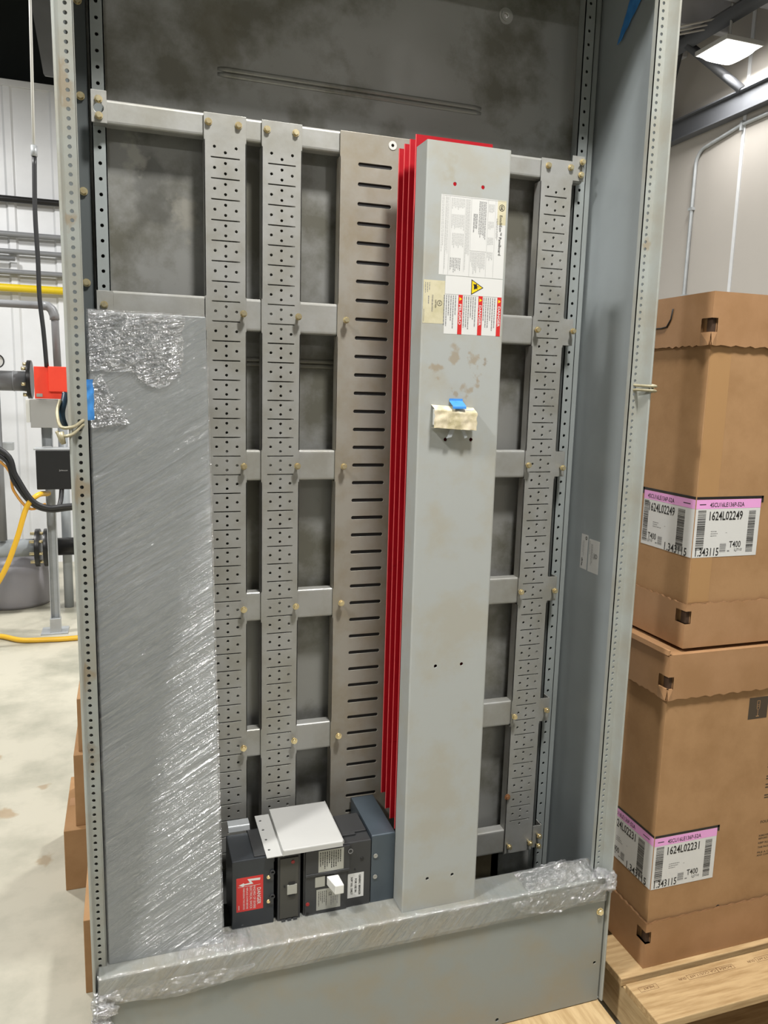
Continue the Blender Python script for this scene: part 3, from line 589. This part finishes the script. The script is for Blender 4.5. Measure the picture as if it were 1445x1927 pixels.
def crump(u, v):
    z = zt+2-v*(100+(25 if u > .45 else 0)*math.sin(max(0, u-.45)/.55*math.pi)) ; s = (z+1385)/1106; x = 14+150*u*(1-.04*v); y = 2+96*s
    rg = lambda a: 1-2*abs(a)
    n = .6*noise.noise((x*.03, 0, z*.05))+.5*rg(noise.noise((x*.07, 3, z*.13)))+.35*rg(noise.noise((x*.2, 3, z*.3)))+.25*noise.noise((x*.5, 3, z*.6))
    e = min(1, 6*min(v, 1-v)+.15, 6*(1-u)+.15); return (x-6*u*noise.noise((2, 0, z*.05)), y-4-5*e*(n+.2), z+4*n*v)
q = MB(); q.grid(crump, 150, 110); q.build('bunched_film', FILMC, wc, nonorm=True)
def crump2(u, v):
    z = -395-v*75+8*u; s = (z+1385)/1106; x = 14+60*u*(.3+.7*v); y = 2+96*s
    n = .6*(1-2*abs(noise.noise((x*.08, 9, z*.14))))+.4*(1-2*abs(noise.noise((x*.3, 3, z*.35)))); return (x, y-3-4*n, z+3*n)
q = MB(); q.grid(crump2, 60, 70); q.build('bunched_film', FILMC, wc, nonorm=True)

# ---------------------------------------------------------------- film over the sill
sf = thing('sill_film', 'torn clear plastic film wrapped round the bottom sill of the cabinet', 'plastic film', 495, 5, -1437)
def sillf(u, v):
    x = -1+996*u; L1 = 68; L2 = 52; d = v*(L1+L2)
    n = noise.noise((x*.012, d*.06, 2))+.5*noise.noise((x*.05, d*.15, 5))
    if d < L1: y = 41-d; z = -1382.5+1.0+1.6*n
    else: y = -29-1.6-1.6*n; z = -1383-(d-L1)
    return (x, y, z)
q = MB(); q.grid(sillf, 260, 34); q.build('film', FILMT, sf, nonorm=True)
def bump_cl(x0, x1, hgt, y0, seed, dep):
    def f(u, v):
        x = x0+(x1-x0)*u; e = math.sin(math.pi*u)**.6; n = noise.noise((x*.03, v*3, seed))+.6*noise.noise((x*.09, v*7, seed+3))+.3*noise.noise((x*.25, v*16, seed+3))
        return (x, y0-dep*v+5*n, -1384+hgt*e*math.sin(math.pi*v)**.8*(.75+.5*n)+2)
    return f
q = MB(); q.grid(bump_cl(810, 985, 24, 40, 3, 66), 80, 34); q.build('bunched_film', FILMC, sf, nonorm=True)
q = MB(); q.grid(bump_cl(130, 262, 12, 28, 8, 48), 70, 30); q.build('bunched_film', FILMT, sf, nonorm=True)
def skirt(x0, x1, z0, z1, seed):
    def f(u, v):
        x = x0+(x1-x0)*u; n = noise.noise((x*.02, v*3, seed))+.7*noise.noise((x*.08, v*8, seed))+.3*noise.noise((x*.2, v*20, seed)); e = math.sin(math.pi*min(1, u*1.0))**.5
        return (x, -32-5*(n+.5), z0+(z1-z0)*v*e-6*(1-e))
    return f
q = MB(); q.grid(skirt(8, 262, -1404, -1440, 4), 110, 26); q.build('bunched_film', FILMT, sf, nonorm=True)
q = MB(); q.grid(skirt(770, 990, -1388, -1433, 6), 110, 24); q.build('bunched_film', FILMT, sf, nonorm=True)
def clump(c, r, seed, name='film_knot'):
    q = MB(); c = Vector(c)
    def f(u, v):
        a = 2*math.pi*u; b = math.pi*(v-.5); d = Vector((math.cos(a)*math.cos(b), math.sin(a)*math.cos(b), math.sin(b)))
        k = 1+.45*noise.noise(d*2.2+Vector((seed, 0, 0)))+.25*noise.noise(d*6+Vector((seed, 0, 0))); return c+Vector((d.x*r[0], d.y*r[1], d.z*r[2]))*k
    q.grid(f, 28, 20); q.build(name, FILMC, sf, nonorm=True)
clump((2, -26, -1438), (13, 11, 30), 1); clump((6, -32, -1468), (14, 9, 15), 5); clump((-6, -28, -1480), (8, 7, 26), 9); clump((12, -34, -1440), (18, 8, 12), 3)
clump((1000, -28, -1400), (15, 12, 14), 2); clump((985, -20, -1378), (16, 14, 8), 7); clump((1003, -30, -1392), (13, 9, 20), 11)

# ---------------------------------------------------------------- breaker group on the sill
t = thing('terminal_cover', 'black steel terminal cover with a red DANGER label, leftmost of the breaker group', 'cover', 268, 80, -1385)
q = MB(); q.box(230, 307, 29, 118, -1383, -1247); q.build('body', BLKM, t, 1.5)
q = MB(); q.box(271, 309, 33, 122, -1262, -1244); q.build('step', BLK, t, 1)
L_ = Label(LF(238, -1281, 29), [REDL, WHITE]); L_.base(0, 68, 0, 49, REDL)
L_.poly([(5, 44), (9.5, 43), (8.5, 26.5), (15, 31), (15.6, 14.5), (18, 12.5), (14.5, 4), (11, 13), (13, 15), (12, 24.5), (4, 20)], WHITE, .3)
L_.rect(18, 18.6, 3, 44, WHITE, .3)
L_.text('DANGER', 24, 38, 9.5, WHITE, width=34, bold=.01); L_.text('HAZARD OF SEVERE', 19, 31, 6, WHITE, width=46); L_.text('ELECTRICAL SHOCK', 19, 24.5, 6, WHITE, width=46); L_.text('REPLACE COVER BEFORE', 21, 18, 4.6, WHITE, width=43); L_.text('ENERGIZING THIS DEVICE', 21, 12, 4.6, WHITE, width=43)
L_.rect(55, 64, 4, 5, WHITE, .3); L_.done('danger_label', t, 'red label reading DANGER with a white lightning arrow')
for z in (-1288, -1337):
    q = MB(); q.hexbolt(297, 29, z, 2.6, 1.5, 3.6); q.build('screw', ZINC, t)
    q = MB(); q.ring((304, 29, z+9), (0, -1, 0), 4.5, 2.8, 3, 14); q.box(298, 306, 26.5, 29, z-6, z+8); q.build('clip', BLK, t)
t = thing('trip_unit', 'narrow dark module with a small silver plate between terminal cover and breaker', 'module', 335, 80, -1385)
q = MB(); q.box(314, 357, 29, 120, -1384, -1250); q.build('body', BLK, t, 1)
q = MB(); q.box(318, 353, 26.5, 29, -1378, -1255); q.build('face', mat('dark_olive_moulding', lin(62, 61, 56), .45), t, 1)
q = MB(); q.box(331, 350, 24, 26.5, -1329, -1309); q.build('silver_plate', SILV, t, 1.5)
q = MB(); q.box(334, 346, 24, 26.5, -1308, -1305); q.box(334, 346, 24, 26.5, -1333, -1330); q.box(325, 328, 24.5, 26.5, -1313, -1310); q.build('latch', INK, t)
q = MB(); q.cyl((342, 26.5, -1264), (342, 25.5, -1264), 3.4, 14); q.build('red_dot', REDDOT, t)
q = MB(); [q.box(321+i*11, 328+i*11, 24, 27, -1383, -1379) for i in range(3)]; q.build('foot_teeth', BLK, t)
t = thing('circuit_breaker', 'black moulded-case circuit breaker with a white toggle handle', 'circuit breaker', 430, 80, -1385)
q = MB(); q.box(363, 496, 31, 126, -1384, -1248); q.build('body', BLK, t, 2)
q = MB(); q.box(366, 452, 27, 31, -1298, -1250); q.box(366, 448, 28, 31, -1382, -1302); q.box(366, 452, 25.5, 31, -1302, -1297); q.build('face', BLK, t, 1)
q = MB(); q.box(366, 494, 60, 124, -1248, -1244); q.box(440, 470, 52, 62, -1248, -1243.5); q.build('top_cover', BLK, t, 1)
q = MB(); q.box(385, 412, 27, 28, -1326, -1305); q.build('handle_slide', SILV, t); q = MB(); q.box(404, 422, 26.5, 28.5, -1326, -1305); q.build('handle_slot', INK, t)
q = MB(); q.add([(407, 27, -1324), (430, 27, -1324), (430, 27, -1306), (407, 27, -1306), (416, -4, -1326), (433, -4, -1326), (433, -4, -1308), (416, -4, -1308)], [(0, 1, 2, 3), (4, 7, 6, 5), (0, 4, 5, 1), (1, 5, 6, 2), (2, 6, 7, 3), (3, 7, 4, 0)]); q.build('toggle_handle', WHITEP, t, 1.5)
q = MB(); q.cyl((371, 28, -1358), (371, 27, -1358), 3.6, 14); q.build('red_dot', REDDOT, t)
L_ = Label(LF(391, -1252, 27), [SILV, INK, GREYINK]); L_.base(0, 44, 0, 49, SILV); L_.lines(3, 40, 3, 46, 10, INK, .4, .35); L_.done('rating_label', t, 'silver label with fine black text')
L_ = Label(LF(388, -1332, 28), [SILV, INK, GREYINK]); L_.base(0, 43, 0, 47, SILV); L_.text('CE', 8, 24, 8, INK, width=8); L_.lines(4, 38, 4, 22, 5, INK, .3, .5); L_.lines(18, 38, 28, 44, 4, GREYINK, .4, .5); L_.done('rating_label', t, 'silver rating label with CE mark')
L_ = Label(LF(450, -1313, 31), [WHITE, INK]); L_.base(0, 51, 0, 32, WHITE); L_.text('GENERIC BREAKER', 4, 22, 5.6, INK, width=43, bold=.02); L_.text('FOR USE IN', 11, 14, 5.6, INK, width=29, bold=.02); L_.text('SGP/ SGL ONLY', 7, 6, 5.6, INK, width=37, bold=.02); L_.done('white_label', t, 'white label reading GENERIC BREAKER FOR USE IN SGP/ SGL ONLY')
q = MB(); q.cyl((478, 31, -1285), (478, 30, -1285), 3.4, 14); q.cyl((464, 31, -1305), (464, 30, -1305), 1.8, 12); q.cyl((371, 28, -1378), (371, 27.2, -1378), 3, 12); q.build('recess', INK, t)
q = MB(); q.ring((453, 26, -1262), (0, -1, 0), 5, 3.6, .6, 16); q.build('embossed_mark', GREYINK, t)
t = thing('breaker_end_plate', 'blue-gray steel end bracket screwed right of the circuit breaker', 'bracket', 520, 100, -1385)
q = MB(); q.sheet([(184, -1250), (180, -1241), (32, -1241), (32, -1384)], 1.8, 4, YZ, 497, 544); q.box(497, 499, 34, 180, -1384, -1243); q.build('bracket', BLUEG, t)
for z in (-1284, -1328):
    q = MB(); q.ring((505, 31.5, z), (0, -1, 0), 4.3, 2, 1.6, 18); q.cyl((505, 31.5, z), (505, 30.6, z), 2.4, 6); q.build('screw', GALV, t)
t = thing('arc_shield', 'pale gray folded steel lid lying on top of the circuit breaker', 'lid', 365, 90, -1244)
q = MB(); q.sheet([(163, -1232), (17, -1232), (17, -1243)], 1.6, 3, YZ, 323, 435); q.sheet([(435, -1232), (436, -1232), (436, -1238)], 1, .5, lambda x, z, y: (x, y, z), 17, 163)
q.box(321.5, 323, 17, 163, -1243.5, -1232); q.plate(292, 323, 18, 163, 1.5, [(300, y, 2.6, 2.6) for y in (42, 76, 110, 143)], lambda u, v, tt: (u, v, -1243.5+tt), 12); q.build('sheet', LIDM, t)
q = MB(); q.sheet([(150, -1236), (128, -1236), (124, -1246)], 1.6, 3, YZ, 236, 277); tag(q.build('metal_clip', UNI), 'small bright bent metal clip behind the black terminal cover', 'clip')

# ---------------------------------------------------------------- labels on the inner right wall, tape, wires
def RW(y0, z0): return lambda u, v, l: (1006.5-l, y0-v, z0-u)
L_ = Label(RW(168, -692), [WHITE, INK, GREYINK, LGREY]); L_.base(0, 76, 0, 25, WHITE); L_.circle(7, 19, 3.6, INK, 16, 2.2); L_.lines(14, 50, 6, 14, 2, LGREY); L_.text('cRUus', 52, 5, 7, INK, width=18, bold=.03); tag(L_.done('component_label', None), 'narrow white component label on the inner right wall, left of a pair', 'label')
L_ = Label(RW(138, -698), [WHITE, INK, GREYINK]); L_.base(0, 71, 0, 39, WHITE); L_.circle(34, 28, 5, INK, 18, 4); L_.text('UL', 31.4, 26.4, 4.6, INK, width=5.2); L_.text('LISTED', 28, 19.5, 4.6, INK, width=13); L_.lines(10, 60, 9, 17, 2, GREYINK, .4); L_.lines(4, 40, 3, 6, 1, GREYINK, .4); tag(L_.done('listing_label', None), 'wider white label with circled mark on the inner right wall, right of a pair', 'label')
q = MB(); q.grid(lambda u, v: (1005.5-5*(1-v)-2*abs(noise.noise((u*4, v*5, 2))), 137+16*u-88*v+(53*u*v), 290+v*90-5*u+3*noise.noise((u*9, 3, 1))*(1 if v < .05 else 0)), 12, 26)
q2 = q.build('blue_tape', [TAPE], nonorm=True); tag(q2, 'strip of blue masking tape stuck high on the inner right wall', 'tape')
q = MB(); q.grid(lambda u, v: (10+11*u+2*noise.noise((u*3, v*5, 2)), 6+18*u+3*noise.noise((u*3, v*6, 7)), -452+v*62), 8, 20)
tag(q.build('blue_tape', TAPE, nonorm=True), 'blue tape hanging beside the left post by the wrapped cover', 'tape')
q = MB(); q.tube(smooth([(-19, 14, -412), (-21, 8, -424), (-24, 4, -438), (-24, 5, -450), (-21, 10, -462)]), 5, 8); tag(q.build('dark_cable_end', mat('teal_cable', lin(30, 58, 80), .4, 0, lin(20, 30, 34), .7, 60)), 'dark blue cable scrap behind the tie wire on the left post', 'cable')
q = MB(); q.tube(smooth([(-26, 4, -422), (-30, -6, -438), (-27, -22, -456), (-20, -31, -462), (-6, -22, -460), (4, -4, -453), (6, 3, -452)]), 2.6, 8); q.tube(smooth([(6, 3, -459), (3, -5, -460), (-8, -24, -471), (-20, -31, -474), (-30, -18, -470), (-31, -4, -470)]), 2.6, 8)
q.tube(smooth([(-30, -22, -468), (-27, -25, -476), (-24, -27, -484)]), [2.6]*14+[2.6], 8); q.tube([(-25, -30, -468), (-21, -30, -486)], [5, 3.5], 8)
tag(q.build('tie_wire', WIREM), 'beige coated wire looped through a hole in the left post', 'wire')
q = MB(); q.tube(smooth([(989, 3, -372), (992, -6, -373), (1004, -31, -374), (1016, -30, -374), (1022, -10, -372)]), 2.7, 8); q.tube(smooth([(989, 3, -382), (992, -6, -381), (1004, -31, -382), (1016, -30, -383), (1022, -10, -384)]), 2.7, 8); q.tube([(1022, -12, -370), (1023, -12, -386)], 2.7, 8)
tag(q.build('tie_wire', WIREM), 'beige coated wire looped round the right post', 'wire')

# ---------------------------------------------------------------- wooden skid, pallet, big boxes
q = MB(); q.box(0, 1002, -87, 40, -1765, -1678.5); tag(q.build('skid_board', WOODY, bev=2), 'thick pale wooden skid board under the front of the cabinet', 'wood board')
q = MB(); q.box(0, 1002, 150, 260, -1765, -1678.5); tag(q.build('skid_board', WOODY, bev=2), 'thick wooden skid board under the back of the cabinet', 'wood board')
pl = thing('wooden_pallet', 'pale wooden pallet under the two stacked cardboard boxes', 'pallet', 1600, 400, -1765)
for x in (1062, 1560, 2060):
    q = MB(); q.box(x, x+38, -147, 950, -1748, -1659); q.build('stringer', WOODY, pl, 1.5)
ys = [(-147, -37), (-23, 105), (125, 225), (260, 360), (400, 500), (540, 640), (680, 780), (830, 940)]
for i, (a, b) in enumerate(ys):
    q = MB(); q.box(1056, 2110, a, b, -1659, -1640.3); q.build('deck_board', WOOD, pl, 2)
for a in (-147, 350, 850):
    q = MB(); q.box(1056, 2110, a, a+95, -1765, -1748); q.build('bottom_board', WOOD, pl, 1.5)
SM = flat('brown_stamp', (110, 78, 50), .7)
def stamp(groups):
    L = Label(lambda u, v, l: (1420-u, -54-v, -1640.3+l), [SM])
    for u0, u1, words in groups:
        if u1 > u0: L.rect(u0, u1, 0, .8, SM); L.rect(u0, u1, 12.2, 13, SM); L.rect(u0, u0+.8, 0, 13, SM); L.rect(u1-.8, u1, 0, 13, SM)
        for wd, uu, ww in words: L.text(wd, uu, 3, 9, SM, width=ww)
    L.done('grade_stamp', pl)
stamp([(98, 142, [('AC654', 102, 34)]), (142, 222, [('CA COS17-HT', 146, 70)]), (0, 0, [('DUN', 226, 18)])])
stamp([(-8, 36, [('117-HT', -4, 36)]), (0, 0, [('DUN', 40, 18)])])
stamp([(300, 346, [('HEAT', 308, 28)])])
def big_box(x0, y0, z0, z1, trayh, lidh, serial, label, tilt, icon):
    t = thing('cardboard_box', label, 'box', x0+400, y0+320, z0, 'tall cardboard boxes on the pallet')
    x1 = x0+760; y1 = y0+640; zb = z0+trayh; zl = z1-lidh
    q = MB(); q.box(x0+7, x1-7, y0+7, y1-7, z0+4, z1-6); q.build('body', CARD, t, 1)
    # tray and lid as folded skirts with a notch at the corner and a torn wavy edge
    for nm, za, zc, edge in (('tray', z0, zb, 1), ('lid', zl, z1, -1)):
        q = MB(); fl_ = 4 if nm == 'lid' else 0
        n0 = (za+zc)/2+(6 if nm == 'tray' else -26); n1 = n0+27
        for face in (0, 1):
            nseg = 60; Lh = (x1-x0) if face == 0 else (y1-y0)
            cols = [0, 14 if face == 0 else 30]+[(14 if face == 0 else 30)+(Lh-30)*k/nseg for k in range(1, nseg+1)]
            def pt(d, z, o):
                wav = fl_*(1 if z == (za if nm == 'lid' else zc) else 0)
                return (x0+d, y0-wav-o, z) if face == 0 else (x0-wav-o, y0+d, z)
            for k in range(len(cols)-1):
                d0, d1 = cols[k], cols[k+1]
                wv = lambda d: (1.8*math.sin(d*.33)+2.0*noise.noise((d*.05, za, face)))*(1 if d > 2 else 0)
                e0, e1 = wv(d0), wv(d1)
                lo0, hi0 = (za, zc+e0) if edge > 0 else (za+e0, zc); lo1, hi1 = (za, zc+e1) if edge > 0 else (za+e1, zc)
                parts = [(lo0, hi0, lo1, hi1)] if k else [(lo0, n0, lo1, n0), (n1, hi0, n1, hi1)]
                for a, b, c_, d_ in parts:
                    mid = lambda z, lo, hi: z
                    vv = [pt(d0, a, 0), pt(d1, c_, 0), pt(d1, d_, 0), pt(d0, b, 0), pt(d0, a, -5), pt(d1, c_, -5), pt(d1, d_, -5), pt(d0, b, -5)]
                    q.mi = 0; q.add(vv, [(0, 1, 2, 3), (4, 7, 6, 5)]); q.mi = 1; q.add(vv, [(3, 2, 6, 7)] if edge > 0 else [(0, 4, 5, 1)])
                    q.mi = 0; q.add(vv, [(1, 5, 6, 2), (3, 2, 6, 7), (0, 4, 5, 1)])
        q.mi = 0; q.box(x1-5, x1, y0, y1, za, zc); q.box(x0, x1, y1-5, y1, za, zc)
        if nm == 'lid': q.box(x0+1, x1-1, y0+1, y1-1, zc-5, zc-1)
        else: q.box(x0+1, x1-1, y0+1, y1-1, za+.5, za+4)
        q.build(nm, [CARDS, CARDE], t, nonorm=True)
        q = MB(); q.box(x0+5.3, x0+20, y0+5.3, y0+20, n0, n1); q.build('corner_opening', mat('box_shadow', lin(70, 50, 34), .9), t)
    # wrap-round shipping label
    mats = [WHITE, INK, GREYINK, PINK]
    zl0 = z0+ (305 if icon else 313); H = 121
    for side in (0, 1):
        if side == 0: fn = lambda u, v, l: (x0+8+u, y0+6.6-l, zl0-H+v)
        else: fn = lambda u, v, l: (x0+6.6-l, y0+8+170-u-0, zl0-H+v)
        L = Label(fn, mats); L.base(0 if side == 0 else 5, 165 if side == 0 else 170, 0, H, WHITE); k = 0 if side == 0 else 4
        L.rect(0 if side == 0 else 5, 165 if side == 0 else 170, H-19, H, PINK, .3)
        L.rect(0, 170, H+1, H+6, INK, .3)
        L.rect(*((166, 171) if side == 0 else (-1, 4)), H-8, H+6, INK, .3)
        us = 32 if side == 0 else 22
        L.text('4SCU16LE136P-52A', us+(2 if side == 0 else -4), H-15.5, 13, INK, width=88, bold=.015)
        L.text(serial, us, H-43, 26, INK, width=88, bold=.015)
        L.barcode(*((6, 26) if side == 0 else (8, 24)), 16 if side == 0 else 8, H-22, INK, 'v', 3); L.barcode(*((136, 154) if side == 0 else (120, 142)), 8, H-24, INK, 'v', 5)
        L.rect(8, 24, H-11, H-9, INK, .35) if side == 0 else L.rect(134, 156, H-11, H-9, INK, .35)
        L.lines(42, 70, 44, 58, 3, GREYINK, .35, .5); L.rect(80, 84, 50, 51, GREYINK)
        if side == 0: L.text('1.343115', 4, 3, 24, INK, width=62, bold=.01); L.text('T400', 92, 19, 19, INK, width=30, bold=.01); L.text('LJ710', 106, 11, 8, INK, width=20); L.barcode(68, 84, 10, 28, GREYINK, 'v', 8); L.rect(88, 94, 10, 13, GREYINK)
        else: L.text('1.343115', 82, 1, 24, INK, width=74, bold=.01); L.text('T400', 28, 16, 19, INK, width=28, bold=.01); L.text('LJ710', 26, 9, 8, INK, width=18); L.barcode(62, 76, 8, 26, GREYINK, 'v', 8); L.rect(54, 60, 8, 11, GREYINK)
        L.done('shipping_label', t, 'white label with pink band and number '+serial)
    if icon:
        DK = flat('dark_print', (66, 54, 40), .7); FN = lambda u, v, l: (1346+u, y0+6.9-l, -1088+v)
        L = Label(FN, [DK, CARD]); L.base(0, 52, 0, 50, DK); L.rect(22, 30, 5, 7, CARD); L.rect(25.4, 26.6, 7, 20, CARD); L.rect(22, 23.2, 24, 42, CARD); L.rect(29, 30.2, 24, 42, CARD); L.rect(22, 30.2, 41, 42.2, CARD); L.poly([(22, 24), (26, 19), (30.2, 24), (29, 24), (26, 20.5), (23.2, 24)], CARD, .3); L.rect(24, 28, 28, 29, CARD); L.rect(24, 28, 32, 33, CARD)
        L.done('fragile_symbol', t)
        for (tx, z, sz, wd) in (('FOUR WAY ENTRY', -1345, 9, 90), ('REMOVE BANDING', -1378, 6, 60), ('BEFORE HANDLING', -1385, 6, 62), ('KEEP ALL SCREWS', -1396, 6, 60), ('THIS PACKAGE MUST', -1407, 6, 66), ('FILE A CLAIM', -1420, 6, 54), ('AND CONTACT', -1427, 6, 54)):
            L = Label(FN, [DK]); L.text(tx, 68, z+1088, sz, DK, width=wd, bold=.02, lift=.1); L.done('printed_line', t)
        for z in (-1180, -1187, -1203, -1210, -1232, -1238, -1252, -1259, -1278, -1284):
            L = Label(FN, [DK]); L.rect(71, 130, z+1088, z+1091, DK, .1); L.done('printed_line', t)
        q = MB(); q.cyl((1317, y0+6.8, -1534), (1317, y0+6.2, -1534), 5, 16); q.build('punch_hole', DARKM, t)
    q = MB(); q.box(x0+9, x0+60, y0+6.75, y0+7, zb+2, zl-2); q.build('seam_tape', mat('seam_board', lin(166, 128, 84), .6), t) if not icon else None
    if not icon:
        q = MB(); q.tube([(x0-1.5, y0+118, z1-24), (x0-1.5, y0+122, z1-45), (x0-1.5, y0+134, z1-60), (x0-1.5, y0+152, z1-62), (x0-1.5, y0+240, z1-60)], 1.6, 6); q.build('cut_slot', DARKM, t)
    if icon:
        q = MB(); q.prism([(x0-4, z1-1), (x0-2, z1+9), (x0+2, z1+10), (x0+1, z1)], XZ, y0+2, y0+330); q.build('lid_flap', CARDS, t)
    return t
big_box(1120, -10, -1640, -919, 108, 98, '1624L02231', 'lower tall cardboard box on the pallet with label 1624L02231', 0, True)
big_box(1160, 3, -912, -187, 94, 103, '1624L02249', 'upper tall cardboard box stacked on the other, with label 1624L02249', 0, False)
for o in bpy.data.objects:
    if '_o' in o: del o['_o']
